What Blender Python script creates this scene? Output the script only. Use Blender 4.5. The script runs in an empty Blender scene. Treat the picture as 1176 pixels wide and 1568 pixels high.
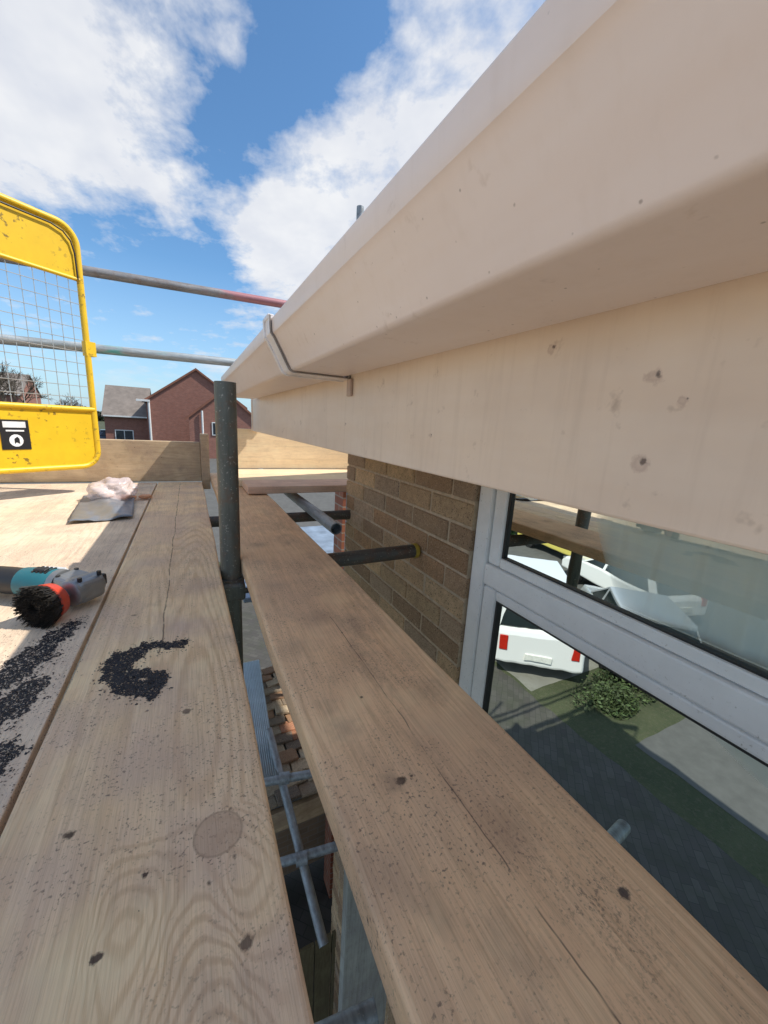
import bpy, bmesh, math, random
from mathutils import Vector, Matrix, Euler
random.seed(7)
sc = bpy.context.scene
R = math.radians

# ------------------------------------------------------------------ node helpers
def newmat(name):
    m = bpy.data.materials.new(name); m.use_nodes = True
    nt = m.node_tree
    b = nt.nodes["Principled BSDF"]
    return m, nt, b
def setin(nt, sock, v):
    if isinstance(v, bpy.types.NodeSocket): nt.links.new(v, sock)
    elif v is not None:
        if isinstance(v, (tuple, list)) and len(v) == 3 and sock.type == 'RGBA': v = (*v, 1)
        sock.default_value = v
def M(nt, op, a, b=None, c=None, clamp=False):
    n = nt.nodes.new("ShaderNodeMath"); n.operation = op; n.use_clamp = clamp
    setin(nt, n.inputs[0], a)
    if b is not None: setin(nt, n.inputs[1], b)
    if c is not None: setin(nt, n.inputs[2], c)
    return n.outputs[0]
def MIX(nt, f, a, b, blend='MIX'):
    n = nt.nodes.new("ShaderNodeMix"); n.data_type = 'RGBA'; n.blend_type = blend
    setin(nt, n.inputs[0], f); setin(nt, n.inputs[6], a); setin(nt, n.inputs[7], b)
    return n.outputs[2]
def NOISE(nt, vec, scale, detail=4, rough=.55, dist=0):
    n = nt.nodes.new("ShaderNodeTexNoise")
    if vec is not None: nt.links.new(vec, n.inputs["Vector"])
    n.inputs["Scale"].default_value = scale; n.inputs["Detail"].default_value = min(detail,4) if dist==0 else detail
    n.inputs["Roughness"].default_value = rough; n.inputs["Distortion"].default_value = dist
    return n.outputs["Fac"]
def VOR(nt, vec, scale):
    n = nt.nodes.new("ShaderNodeTexVoronoi")
    nt.links.new(vec, n.inputs["Vector"])
    n.inputs["Scale"].default_value = scale
    return n.outputs["Distance"], n.outputs["Color"]
def MR(nt, v, a, b, c=0., d=1.):
    n = nt.nodes.new("ShaderNodeMapRange"); n.clamp = True
    setin(nt, n.inputs[0], v)
    for i, q in enumerate((a, b, c, d)): n.inputs[i+1].default_value = q
    return n.outputs[0]
def OC(nt, kind="Object"):
    return nt.nodes.new("ShaderNodeTexCoord").outputs[kind]
def MAP(nt, vec, scale=(1,1,1), loc=(0,0,0), rot=(0,0,0)):
    n = nt.nodes.new("ShaderNodeMapping"); nt.links.new(vec, n.inputs[0])
    n.inputs["Scale"].default_value = scale; n.inputs["Location"].default_value = loc
    n.inputs["Rotation"].default_value = rot
    return n.outputs[0]
def SEP(nt, vec):
    n = nt.nodes.new("ShaderNodeSeparateXYZ"); nt.links.new(vec, n.inputs[0]); return n.outputs
def BUMP(nt, b, h, strength=.3, dist=.002):
    n = nt.nodes.new("ShaderNodeBump"); n.inputs["Strength"].default_value = strength
    n.inputs["Distance"].default_value = dist; setin(nt, n.inputs["Height"], h)
    nt.links.new(n.outputs[0], b.inputs["Normal"])
def DIST(nt, vec, p):
    n = nt.nodes.new("ShaderNodeVectorMath"); n.operation = 'DISTANCE'
    nt.links.new(vec, n.inputs[0]); n.inputs[1].default_value = p
    return n.outputs["Value"]

# ------------------------------------------------------------------ materials
def wood(name, base, dark, light, seed=0., axis='Y', knots=(), cracks=(), speck=.35, ring=.35, patch=.4,
         grime=(.20,.14,.11), band=None, rough=.75, hue=None, swirl=None, mud=0., mudc=(.34,.26,.22), dots=.5):
    m, nt, b = newmat(name)
    o = OC(nt)
    s1 = {'Y': (1,.07,1), 'X': (.07,1,1), 'Z': (1,1,.07)}[axis]
    s2 = {'Y': (1,.035,1), 'X': (.035,1,1), 'Z': (1,1,.035)}[axis]
    s3 = {'Y': (1,.15,1), 'X': (.15,1,1), 'Z': (1,1,.15)}[axis]
    off = (seed*3.1, seed*1.7, seed*.9)
    v1 = MAP(nt, o, s1, off); v2 = MAP(nt, o, s2, off); v3 = MAP(nt, o, s3, off); v0 = MAP(nt, o, (1,1,1), off)
    big = NOISE(nt, v1, 18, 4, .6)
    fine = NOISE(nt, v2, 420, 2, .7)
    fine2 = NOISE(nt, v2, 110, 3, .7)
    rn = NOISE(nt, v3, 5.0, 1, .4)
    rgm = MR(nt, NOISE(nt, v1, 6, 2), .42, .60, .12, .8)
    if swirl:
        sx = M(nt,'ADD', SEP(nt,o)[0], M(nt,'MULTIPLY', M(nt,'SUBTRACT',NOISE(nt, MAP(nt,o,(1,.6,1)), 9, 3),.5), .06))
        dx = M(nt,'ABSOLUTE', M(nt,'SUBTRACT', sx, swirl[0]))
        dy = M(nt,'SUBTRACT', SEP(nt,o)[1], swirl[1])
        arch = M(nt,'ADD', M(nt,'MULTIPLY', dy, 1.0), M(nt,'MULTIPLY', M(nt,'MULTIPLY',dx,dx), 60.))
        wgt = M(nt,'MULTIPLY', MR(nt, dx, .03, .08, 1., 0.), M(nt,'MULTIPLY', MR(nt, dy, -.18,-.10,0.,1.), MR(nt, dy, .03,.10,1.,0.)))
        rn = M(nt, 'ADD', rn, M(nt, 'MULTIPLY', M(nt,'MULTIPLY',arch,wgt), 1.7))
        rgm = M(nt, 'MAXIMUM', rgm, wgt)
    rg = M(nt, 'SINE', M(nt, 'ADD', M(nt, 'MULTIPLY', rn, 190.), M(nt, 'MULTIPLY', fine2, 5.)))
    rg = MR(nt, rg, -.1, .9)
    col = MIX(nt, MR(nt, big, .3, .7), dark, light)
    col = MIX(nt, .45, col, base)
    col = MIX(nt, M(nt, 'MULTIPLY', M(nt, 'MULTIPLY', rg, rgm), ring), col, (dark[0]*.66, dark[1]*.54, dark[2]*.44))
    col = MIX(nt, M(nt, 'MULTIPLY', MR(nt, fine, .45, .75), .40), col, tuple(c*.55 for c in dark))
    col = MIX(nt, M(nt, 'MULTIPLY', MR(nt, fine2, .50, .70), .32), col, tuple(c*.6 for c in dark))
    pn = NOISE(nt, v0, 7, 4, .66)
    p = MR(nt, pn, .45, .66)
    col = MIX(nt, M(nt, 'MULTIPLY', p, patch), col, hue or (base[0]*.62, base[1]*.58, base[2]*.66))
    p2 = MR(nt, NOISE(nt, MAP(nt, o, (1,.5,1), (seed+4, 2, 1)), 16, 4, .65), .56, .74)
    col = MIX(nt, M(nt, 'MULTIPLY', p2, patch*.9), col, grime)
    p3 = MR(nt, pn, .46, .30)
    col = MIX(nt, M(nt, 'MULTIPLY', p3, .35), col, tuple(min(.95,c*1.1) for c in light))
    if mud:
        mm = MR(nt, NOISE(nt, MAP(nt, o, (1,.7,1), (seed*2,1,1)), 3.2, 4, .70), .47, .58)
        col = MIX(nt, M(nt, 'MULTIPLY', mm, mud), col, mudc)
    d = MR(nt, NOISE(nt, v0, 330, 2, .6), .58, .70)
    dm = MR(nt, pn, .42, .58)
    dd = M(nt, 'MULTIPLY', d, dm)
    if band:
        x = SEP(nt, o)[0]
        bm = M(nt, 'SUBTRACT', 1., MR(nt, M(nt, 'ABSOLUTE', M(nt, 'SUBTRACT', x, band[0])), band[1]*.3, band[1]))
        d3 = MR(nt, NOISE(nt, MAP(nt, o, (1,.6,1), off), 380, 3, .7), .53, .64)
        dd = M(nt, 'MAXIMUM', dd, M(nt, 'MULTIPLY', M(nt, 'MULTIPLY', d3, bm), MR(nt, NOISE(nt, v0, 14, 3), .42, .64, 0., .85)))
    col = MIX(nt, M(nt, 'MULTIPLY', dd, speck*1.6, clamp=True), col, tuple(c*.8 for c in grime))
    vd, vcol = VOR(nt, v0, 34)
    vdn = M(nt, 'ADD', vd, M(nt, 'MULTIPLY', M(nt, 'SUBTRACT', NOISE(nt, v0, 180, 2), .5), .16))
    dot = M(nt, 'SUBTRACT', 1., MR(nt, vdn, .02, .08))
    rnd = SEP(nt, vcol)[0]
    dot = M(nt, 'MULTIPLY', dot, MR(nt, rnd, dots, dots+.1))
    col = MIX(nt, M(nt, 'MULTIPLY', dot, .85), col, (.06,.045,.04))
    wob = M(nt, 'MULTIPLY', M(nt, 'SUBTRACT', NOISE(nt, v0, 90, 4, .7), .5), .022)
    for (kx, ky, kz, r, kc, st) in knots:
        dd_ = DIST(nt, o, (kx, ky, kz))
        if st >= 2:
            dd_ = M(nt, 'ADD', dd_, M(nt, 'MULTIPLY', wob, .12))
            k = M(nt, 'SUBTRACT', 1., MR(nt, dd_, r*.94, r*1.03))
            ringk = M(nt, 'MULTIPLY', k, MR(nt, dd_, r*.88, r*.97))
            col = MIX(nt, M(nt, 'MULTIPLY', k, .6), col, kc)
            col = MIX(nt, M(nt, 'MULTIPLY', ringk, .45), col, tuple(c*.4 for c in kc))
        elif st > .55:
            dd_ = M(nt, 'ADD', dd_, M(nt, 'MULTIPLY', wob, .5))
            k = M(nt, 'SUBTRACT', 1., MR(nt, dd_, r*.6, r*1.05))
            col = MIX(nt, M(nt, 'MULTIPLY', k, st), col, kc)
        else:
            dd_ = M(nt, 'ADD', dd_, M(nt, 'MULTIPLY', wob, 2.))
            k = M(nt, 'SUBTRACT', 1., MR(nt, dd_, r*.1, r*1.3))
            col = MIX(nt, M(nt, 'MULTIPLY', k, st), col, kc)
    for (cx, y0, y1, w) in cracks:
        s = SEP(nt, o)
        wv = M(nt, 'MULTIPLY', M(nt, 'SUBTRACT', NOISE(nt, MAP(nt, o, (0,1,0)), 6, 4), .5), .016)
        dx = M(nt, 'ABSOLUTE', M(nt, 'SUBTRACT', M(nt, 'ADD', s[0], wv), cx))
        k = M(nt, 'SUBTRACT', 1., MR(nt, dx, w*.3, w))
        k = M(nt, 'MULTIPLY', k, M(nt, 'MULTIPLY', MR(nt, s[1], y0, y0+.02), MR(nt, s[1], y1, y1+.02, 1., 0.)))
        col = MIX(nt, M(nt, 'MULTIPLY', M(nt,'MULTIPLY',k,MR(nt,NOISE(nt,v0,30,2),.35,.5,.2,1.)), .75), col, (.09,.06,.045))
    nt.links.new(col, b.inputs["Base Color"])
    b.inputs["Roughness"].default_value = rough
    b.inputs["Specular IOR Level"].default_value = .15
    h = M(nt, 'ADD', M(nt, 'MULTIPLY', fine, .6), M(nt, 'MULTIPLY', fine2, .9))
    h = M(nt, 'SUBTRACT', h, M(nt, 'MULTIPLY', dot, .8))
    BUMP(nt, b, h, .5, .0016)
    return m

def plain(name, col, rough=.5, metal=0., var=.12, scale=20, bump=0., spec=.5, dirt=None, dscale=60, dth=(.62,.7), damt=.6):
    m, nt, b = newmat(name); o = OC(nt)
    n = NOISE(nt, o, scale, 4, .6)
    c = MIX(nt, MR(nt, n, .3, .7), tuple(q*(1-var) for q in col), tuple(min(1, q*(1+var)) for q in col))
    if dirt:
        d = MR(nt, NOISE(nt, o, dscale, 3, .6), *dth)
        dm = MR(nt, NOISE(nt, o, dscale*.12, 3, .6), .42, .62)
        c = MIX(nt, M(nt, 'MULTIPLY', M(nt, 'MULTIPLY', d, dm), damt), c, dirt)
    nt.links.new(c, b.inputs["Base Color"])
    b.inputs["Roughness"].default_value = rough; b.inputs["Metallic"].default_value = metal
    b.inputs["Specular IOR Level"].default_value = spec
    if bump: BUMP(nt, b, NOISE(nt, o, scale*6, 4, .6), bump, .002)
    return m

def upvc(name, col, specks=1., smear=.25, splats=()):
    m, nt, b = newmat(name); o = OC(nt)
    v = MAP(nt, o, (.4, .12, 1))
    n = NOISE(nt, v, 9, 4, .6)
    c = MIX(nt, MR(nt, n, .35, .7), col, (col[0]*.92, col[1]*.86, col[2]*.80))
    st = NOISE(nt, MAP(nt, o, (1, 1, .08)), 60, 4, .6)
    c = MIX(nt, M(nt, 'MULTIPLY', MR(nt, st, .52, .75), smear), c, (.55,.43,.33))
    v0 = MAP(nt, o, (1,1,1), (3.3, 1.2, 5.1))
    film = MR(nt, NOISE(nt, v0, 5, 4, .7), .46, .68)
    c = MIX(nt, M(nt, 'MULTIPLY', film, smear), c, (.62,.49,.40))
    nz = M(nt, 'SUBTRACT', NOISE(nt, v0, 200, 3), .5)
    for sc_, lim, sel, amt in ((34, .045, .60, .9), (70, .06, .62, .85)):
        vd, vcol = VOR(nt, v0, sc_)
        dn = M(nt, 'ADD', vd, M(nt, 'MULTIPLY', nz, .15))
        dot = M(nt, 'SUBTRACT', 1., MR(nt, dn, lim*.6, lim*1.6))
        rr = SEP(nt, vcol)[0]
        dot = M(nt, 'MULTIPLY', dot, MR(nt, rr, sel, sel+.08))
        c = MIX(nt, M(nt, 'MULTIPLY', dot, amt*specks), c, (.08,.05,.04))
    sm = MR(nt, NOISE(nt, v0, 26, 4, .65), .63, .74)
    c = MIX(nt, M(nt, 'MULTIPLY', sm, .5*specks), c, (.38,.27,.20))
    nz2 = M(nt, 'MULTIPLY', M(nt, 'SUBTRACT', NOISE(nt, v0, 130, 3, .6), .5), .014)
    for (px,py,pz,r) in splats:
        dd = M(nt, 'ADD', DIST(nt, o, (px,py,pz)), nz2)
        k = M(nt, 'SUBTRACT', 1., MR(nt, dd, r*.45, r*.85))
        k2 = M(nt, 'MULTIPLY', k, MR(nt, dd, r*.20, r*.55, .6, 1.))
        dd3 = M(nt, 'ADD', DIST(nt, o, (px,py-.003,pz+.002)), M(nt,'MULTIPLY',nz2,.8))
        k3 = M(nt, 'SUBTRACT', 1., MR(nt, dd3, r*.05, r*.28))
        c = MIX(nt, M(nt, 'MULTIPLY', k2, .5), c, (.42,.28,.23))
        c = MIX(nt, M(nt, 'MULTIPLY', k3, .85), c, (.10,.07,.06))
    nt.links.new(c, b.inputs["Base Color"])
    b.inputs["Roughness"].default_value = .36
    BUMP(nt, b, M(nt,'ADD',NOISE(nt, o, 25, 3),M(nt,'MULTIPLY',NOISE(nt,v0,300,2),.15)), .10, .004)
    return m

def metal_tube(name, col, rust=.35, paint=None, pth=(.5,.6), axis='Z', bright=1.):
    m, nt, b = newmat(name); o = OC(nt)
    s = {'Z': (1,1,.15), 'X': (.15,1,1), 'Y': (1,.15,1)}[axis]
    v = MAP(nt, o, s)
    n = NOISE(nt, v, 40, 4, .65)
    c = MIX(nt, MR(nt, n, .3, .7), tuple(q*.6 for q in col), tuple(q*1.35 for q in col))
    c = MIX(nt, M(nt, 'MULTIPLY', MR(nt, NOISE(nt, o, 22, 4, .7), .5, .66), rust), c, (.20,.10,.055))
    sp = MR(nt, NOISE(nt, o, 160, 3, .6), .62, .70)
    c = MIX(nt, M(nt, 'MULTIPLY', sp, .65), c, (.45,.44,.40))
    if paint:
        pm = MR(nt, NOISE(nt, MAP(nt, o, {'Z':(1,1,.3),'X':(.35,1,1),'Y':(1,.3,1)}[axis], (1.7,0,0)), 5, 4, .6), *pth)
        c = MIX(nt, M(nt, 'MULTIPLY', pm, .8), c, paint)
    nt.links.new(c, b.inputs["Base Color"])
    b.inputs["Metallic"].default_value = .35
    b.inputs["Roughness"].default_value = .5
    BUMP(nt, b, NOISE(nt, o, 120, 4, .7), .35, .001)
    return m

def brick_tex(name, c1, c2, mortar):
    m, nt, b = newmat(name); o = OC(nt)
    s = SEP(nt, o)
    cb = nt.nodes.new("ShaderNodeCombineXYZ")
    h = M(nt, 'ADD', s[0], s[1])
    nt.links.new(h, cb.inputs[0]); nt.links.new(s[2], cb.inputs[1])
    br = nt.nodes.new("ShaderNodeTexBrick"); nt.links.new(cb.outputs[0], br.inputs["Vector"])
    br.inputs["Scale"].default_value = 1.
    br.inputs["Brick Width"].default_value = .225; br.inputs["Row Height"].default_value = .075
    br.inputs["Mortar Size"].default_value = .006
    br.inputs["Color1"].default_value = (*c1,1); br.inputs["Color2"].default_value = (*c2,1); br.inputs["Mortar"].default_value = (*mortar,1)
    n = NOISE(nt, o, 3, 4, .6)
    c = MIX(nt, MR(nt, n, .3, .7, 0, .45), br.outputs["Color"], tuple(q*.6 for q in c1))
    nt.links.new(c, b.inputs["Base Color"]); b.inputs["Roughness"].default_value = .9
    return m

def attr_brick(name):
    m, nt, b = newmat(name); o = OC(nt)
    a = nt.nodes.new("ShaderNodeAttribute"); a.attribute_name = "Col"
    c = a.outputs["Color"]
    c = MIX(nt, MR(nt, NOISE(nt, o, 45, 4, .7), .40, .7, 0, .40), c, (.24,.15,.09))
    c = MIX(nt, MR(nt, NOISE(nt, o, 170, 3, .7), .56, .66, 0, .6), c, (.76,.56,.37))
    c = MIX(nt, MR(nt, NOISE(nt, MAP(nt, o, (1,1,1), (5,5,5)), 210, 3, .7), .58, .64, 0, .9), c, (.06,.04,.03))
    c = MIX(nt, MR(nt, NOISE(nt, o, 6, 4, .6), .4, .7, 0, .25), c, (.24,.16,.12))
    nt.links.new(c, b.inputs["Base Color"]); b.inputs["Roughness"].default_value = .92
    b.inputs["Specular IOR Level"].default_value = .1
    BUMP(nt, b, NOISE(nt, o, 220, 4, .75), .9, .005)
    return m

# ------------------------------------------------------------------ geometry helpers
def empty(name, loc=(0,0,0)):
    e = bpy.data.objects.new(name, None); e.location = loc; e.empty_display_size = .1
    sc.collection.objects.link(e); return e
def mesh_obj(name, verts, faces, mat=None, parent=None, bevel=0., seg=2, smooth=False, cols=None, subs=0):
    me = bpy.data.meshes.new(name); me.from_pydata([tuple(v) for v in verts], [], faces); me.update()
    bm = bmesh.new(); bm.from_mesh(me); bmesh.ops.recalc_face_normals(bm, faces=bm.faces); bm.to_mesh(me); bm.free()
    ob = bpy.data.objects.new(name, me); sc.collection.objects.link(ob)
    if mat: me.materials.append(mat)
    if parent: ob.parent = parent
    if bevel:
        md = ob.modifiers.new("b", 'BEVEL'); md.width = bevel; md.segments = seg; md.limit_method = 'ANGLE'; md.angle_limit = R(35)
    if smooth:
        for p in me.polygons: p.use_smooth = True
    if cols:
        at = me.color_attributes.new("Col", 'FLOAT_COLOR', 'CORNER')
        i = 0
        for p in me.polygons:
            for _ in p.loop_indices:
                at.data[i].color = (*cols[p.index], 1); i += 1
    return ob
def boxvf(x0,x1,y0,y1,z0,z1):
    v = [(x0,y0,z0),(x1,y0,z0),(x1,y1,z0),(x0,y1,z0),(x0,y0,z1),(x1,y0,z1),(x1,y1,z1),(x0,y1,z1)]
    f = [(0,3,2,1),(4,5,6,7),(0,1,5,4),(1,2,6,5),(2,3,7,6),(3,0,4,7)]
    return v, f
def box(name, x0,x1,y0,y1,z0,z1, mat, parent=None, bevel=.003, seg=2):
    v, f = boxvf(x0,x1,y0,y1,z0,z1)
    return mesh_obj(name, v, f, mat, parent, bevel, seg)
def multibox(name, lst, mat, parent=None, bevel=0.):
    V=[];F=[]
    for bx in lst:
        v,f = boxvf(*bx); n=len(V); V+=v; F+=[tuple(i+n for i in q) for q in f]
    return mesh_obj(name, V, F, mat, parent, bevel)
def basis(d):
    d = Vector(d).normalized(); a = Vector((0,0,1)) if abs(d.z) < .9 else Vector((1,0,0))
    u = d.cross(a).normalized(); w = d.cross(u).normalized(); return d,u,w
def lathe_vf(p0, d, prof, n=24):
    d,u,w = basis(d); p0 = Vector(p0); V=[];F=[]
    for (t, r) in prof:
        for i in range(n):
            a = 2*math.pi*i/n
            V.append(p0 + d*t + u*(r*math.cos(a)) + w*(r*math.sin(a)))
    for k in range(len(prof)-1):
        for i in range(n):
            j=(i+1)%n
            F.append((k*n+i, k*n+j, (k+1)*n+j, (k+1)*n+i))
    return V,F
def lathe(name, p0, d, prof, mat, parent=None, n=24, smooth=True):
    V,F = lathe_vf(p0,d,prof,n)
    F.append(tuple(range(n))); F.append(tuple(range(len(V)-n, len(V))))
    ob = mesh_obj(name, V, F, mat, parent, smooth=smooth)
    md = ob.modifiers.new("es", 'EDGE_SPLIT'); md.split_angle = R(40)
    return ob
def tube(name, p0, p1, r, mat, parent=None, n=28, wall=.004):
    p0=Vector(p0); p1=Vector(p1); d=p1-p0; L=d.length
    pr=[(.06,r-wall),(0,r-wall),(0,r-.0008),(.0008,r),(L-.0008,r),(L,r-.0008),(L,r-wall),(L-.06,r-wall)]
    return lathe(name, p0, d, pr, mat, parent, n)
def prism(name, prof, y0, y1, mat, parent=None, closed=True, caps=True, bevel=0., smooth=False, ysteps=1):
    n=len(prof); V=[];F=[]
    for k in range(ysteps+1):
        y=y0+(y1-y0)*k/ysteps
        V += [(x,y,z) for x,z in prof]
    for k in range(ysteps):
        for i in range(n if closed else n-1):
            j=(i+1)%n; F.append((k*n+i,k*n+j,(k+1)*n+j,(k+1)*n+i))
    if caps and closed: F.append(tuple(range(n))); F.append(tuple(range(n*ysteps, n*(ysteps+1))))
    return mesh_obj(name, V, F, mat, parent, bevel, smooth=smooth)

# ------------------------------------------------------------------ camera
Yc = Vector((-300,-148,588)).normalized()
Dn = Vector((-154,2648,588)); Dn = (Dn - Yc*Dn.dot(Yc)).normalized()
Zc = -Dn
Xc = Yc.cross(Zc)
right = Vector((Xc.x,Yc.x,Zc.x)); down = Vector((Xc.y,Yc.y,Zc.y)); fwd = Vector((Xc.z,Yc.z,Zc.z))
cam = bpy.data.cameras.new("camera"); co = bpy.data.objects.new("camera", cam); sc.collection.objects.link(co)
mw = Matrix((( right.x, -down.x, -fwd.x, 0),( right.y, -down.y, -fwd.y, 0),( right.z, -down.z, -fwd.z, 0),(0,0,0,1)))
co.matrix_world = mw
cam.sensor_fit='HORIZONTAL'; cam.sensor_width=36; cam.lens=18.0; cam.clip_start=.01; cam.clip_end=3000
sc.camera = co

# ------------------------------------------------------------------ world + sun
sd = Vector((.44,-.17,.60)).normalized()
elev = math.asin(sd.z); azi = math.atan2(sd.x, sd.y)
w = bpy.data.worlds.new("World"); sc.world = w; w.use_nodes = True
nt = w.node_tree; bg = nt.nodes["Background"]
sky = nt.nodes.new("ShaderNodeTexSky"); sky.sky_type='NISHITA'; sky.sun_disc=False
sky.sun_elevation = elev; sky.sun_rotation = azi; sky.air_density=1.; sky.dust_density=.6; sky.ozone_density=1.6
g = OC(nt, "Generated"); s = SEP(nt, g)
zz = M(nt, 'ADD', M(nt, 'MAXIMUM', s[2], 0.), .16)
cb = nt.nodes.new("ShaderNodeCombineXYZ")
nt.links.new(M(nt,'DIVIDE',s[0],zz), cb.inputs[0]); nt.links.new(M(nt,'DIVIDE',s[1],zz), cb.inputs[1])
pv = MAP(nt, cb.outputs[0], (1.0,.8,1), (5.3,1.4,0), (0,0,R(15)))
cn = NOISE(nt, pv, 2.4, 5, .55, .15)
cn2 = NOISE(nt, pv, 8.0, 5, .64, .1)
cm = M(nt,'ADD', M(nt,'MULTIPLY',cn,.64), M(nt,'MULTIPLY',cn2,.36))
def bias(cm, d, wd, amp):
    v = Vector(d).normalized()
    return M(nt,'ADD',cm, MR(nt, DIST(nt, g, tuple(v)), 0., wd, amp, 0.))
for d,wd,amp in (((-143,877,512),.34,.15),((-230,860,400),.26,.10),((200,690,330),.20,.18),((160,690,240),.18,.16),((130,690,300),.12,.08),((420,600,540),.28,.15),((60,720,680),.15,.05),
                 ((215,700,590),.16,-.14),((157,709,453),.11,-.07),((70,740,375),.13,-.12),((-37,769,295),.16,-.15),((-25,734,180),.19,-.15),((-200,790,170),.22,-.11),((190,660,130),.22,-.10)):
    cm = bias(cm,d,wd,amp)
mask = MR(nt, cm, .45, .61)
mask = M(nt,'MULTIPLY', mask, MR(nt, s[2], .03, .16))
shade = MR(nt, NOISE(nt, MAP(nt,pv,(1,1,1),(.1,-.12,0)), 3.2, 4, .6), .3, .7)
ccol = MIX(nt, shade, (4.9,5.1,5.6), (6.5,6.5,6.5))
hz = MR(nt, s[2], 0., .30, .55, 0.)
skyc = MIX(nt, 1., sky.outputs[0], (.74,1.04,1.20), 'MULTIPLY')
skyc = MIX(nt, hz, skyc, (3.5,4.6,6.2))
fin = MIX(nt, M(nt,'MULTIPLY',mask,.93), skyc, ccol)
nt.links.new(fin, bg.inputs[0]); bg.inputs[1].default_value = .15
sl = bpy.data.lights.new("sun",'SUN'); sl.energy=5.0; sl.angle=R(.5); sl.color=(1,.94,.84)
so = bpy.data.objects.new("sun", sl); sc.collection.objects.link(so)
so.rotation_euler = (-sd).to_track_quat('-Z','Y').to_euler(); so.location=(5,-3,8)
sc.view_settings.view_transform='Standard'; sc.view_settings.look='None'; sc.view_settings.exposure=0

# ------------------------------------------------------------------ material instances
DZ=-.375; RZ=-.352
m_board_l = wood("board_wood", (.94,.68,.42),(.80,.56,.33),(.95,.74,.46), 1.3, knots=[
    (.007,.312,DZ,.0215,(.50,.34,.23),2),(-.114,.363,DZ,.005,(.06,.04,.03),.9),(-.02,.49,DZ,.005,(.10,.07,.05),.8),
    (.02,.22,DZ,.005,(.08,.05,.04),.8),(-.075,.255,DZ,.004,(.05,.03,.03),.9),(-.05,.30,DZ,.003,(.05,.03,.03),.9),
    (-.11,.80,DZ,.006,(.12,.08,.06),.6),(-.04,.42,DZ,.05,(.56,.40,.30),.5),(0,.9,DZ,.05,(.54,.38,.29),.5),(-.06,.55,DZ,.06,(.52,.38,.31),.5),(-.03,.72,DZ,.05,(.52,.38,.33),.5),(-.10,1.1,DZ,.06,(.54,.39,.32),.45)],
    cracks=[(-.058,.63,2.4,.0018)], ring=.50, patch=.38, hue=(.62,.45,.34), swirl=(-.01,.235,DZ), mud=.38, mudc=(.60,.43,.35), dots=.42, speck=.5)
m_board_r = wood("board_wood_inner", (.92,.61,.36),(.78,.50,.29),(.95,.67,.40), 4.7, knots=[
    (.178,.274,RZ,.006,(.05,.035,.03),.95),(.293,.115,RZ,.005,(.07,.06,.06),.9),(.244,.194,RZ,.030,(.38,.24,.16),.5),
    (.135,.55,RZ,.03,(.44,.30,.20),.5),(.20,.63,RZ,.03,(.40,.26,.18),.5),(.17,.275,RZ,.015,(.28,.19,.13),.5),(.16,1.1,RZ,.03,(.38,.26,.18),.5),
    (.15,.36,RZ,.02,(.38,.25,.17),.4),(.13,.20,RZ,.03,(.46,.31,.21),.4),(.28,.38,RZ,.03,(.40,.27,.18),.45),(.15,.80,RZ,.03,(.40,.27,.20),.5)],
    cracks=[(.221,-.2,.62,.0010)], ring=.24, patch=.40, hue=(.62,.41,.27), band=(.255,.060), speck=.5, mud=.34, mudc=(.56,.37,.25), dots=.56)
m_ply = wood("deck_plywood", (.80,.63,.46),(.68,.52,.37),(.88,.71,.53), 8.2, ring=.2, patch=.36, speck=.8, dots=.4)
m_toe = wood("toe_wood", (.56,.42,.27),(.44,.32,.20),(.64,.49,.33), 2.2, axis='X', ring=.3, patch=.5)
m_pale = wood("pale_wood", (.90,.70,.45),(.82,.62,.39),(.94,.76,.52), 5.5, axis='X', ring=.16, patch=.12, speck=.2)
m_pinkw = wood("pink_wood", (.80,.54,.39),(.68,.45,.32),(.86,.61,.45), 3.5, axis='X', ring=.2, patch=.3)
m_greyw = wood("grey_wood", (.42,.42,.38),(.28,.28,.26),(.50,.50,.45), 6.5, axis='Z', ring=.6, patch=.4)
SPL=[(.36,.21,.0546,.009),(.36,.207,-.019,.011),(.36,.323,.093,.008),(.36,.183,.034,.006),(.36,.12,.075,.008),(.36,.95,.0,.006),(.36,.55,-.01,.006),(.36,.09,.01,.005)]
m_fascia = upvc("fascia_upvc", (.86,.735,.615), 1., .24, SPL)
m_gutter = upvc("gutter_upvc", (.86,.775,.745), .6, .10, [(.1945,.235,.14,.005),(.196,.222,.134,.004)])
m_frame = plain("window_upvc", (.90,.89,.88), .3, var=.04, dirt=(.3,.26,.2), dscale=150, damt=.5)
m_gask = plain("gasket_rubber", (.02,.02,.022), .5)
m_post = metal_tube("post_steel", (.13,.14,.125), .45)
m_tubeX = metal_tube("rail_steel", (.30,.29,.29), .35, paint=(.50,.20,.22), pth=(.46,.52), axis='X')
m_tubeX2 = metal_tube("rail_steel_teal", (.42,.46,.48), .1, paint=(.10,.50,.48), pth=(.54,.6), axis='X')
m_tubeG = metal_tube("tube_galv", (.33,.36,.38), .25, axis='Y')
m_tubeD = metal_tube("tube_dark", (.12,.12,.11), .5, axis='X')
m_yellow = plain("gate_yellow", (.80,.51,.02), .4, var=.06, dirt=(.12,.08,.03), dscale=45, dth=(.58,.66), damt=.8)
m_wire = plain("gate_wire", (.55,.55,.52), .4, .6)
m_black = plain("black_plastic", (.018,.018,.02), .45, bump=.1)
m_white = plain("white_paint", (.8,.8,.8), .5)
m_ycap = plain("cap_yellow", (.45,.33,.05), .5)
m_brickA = attr_brick("wall_bricks")
m_mortar = plain("mortar", (.56,.43,.30), .95, var=.2, scale=60, bump=.8)

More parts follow.
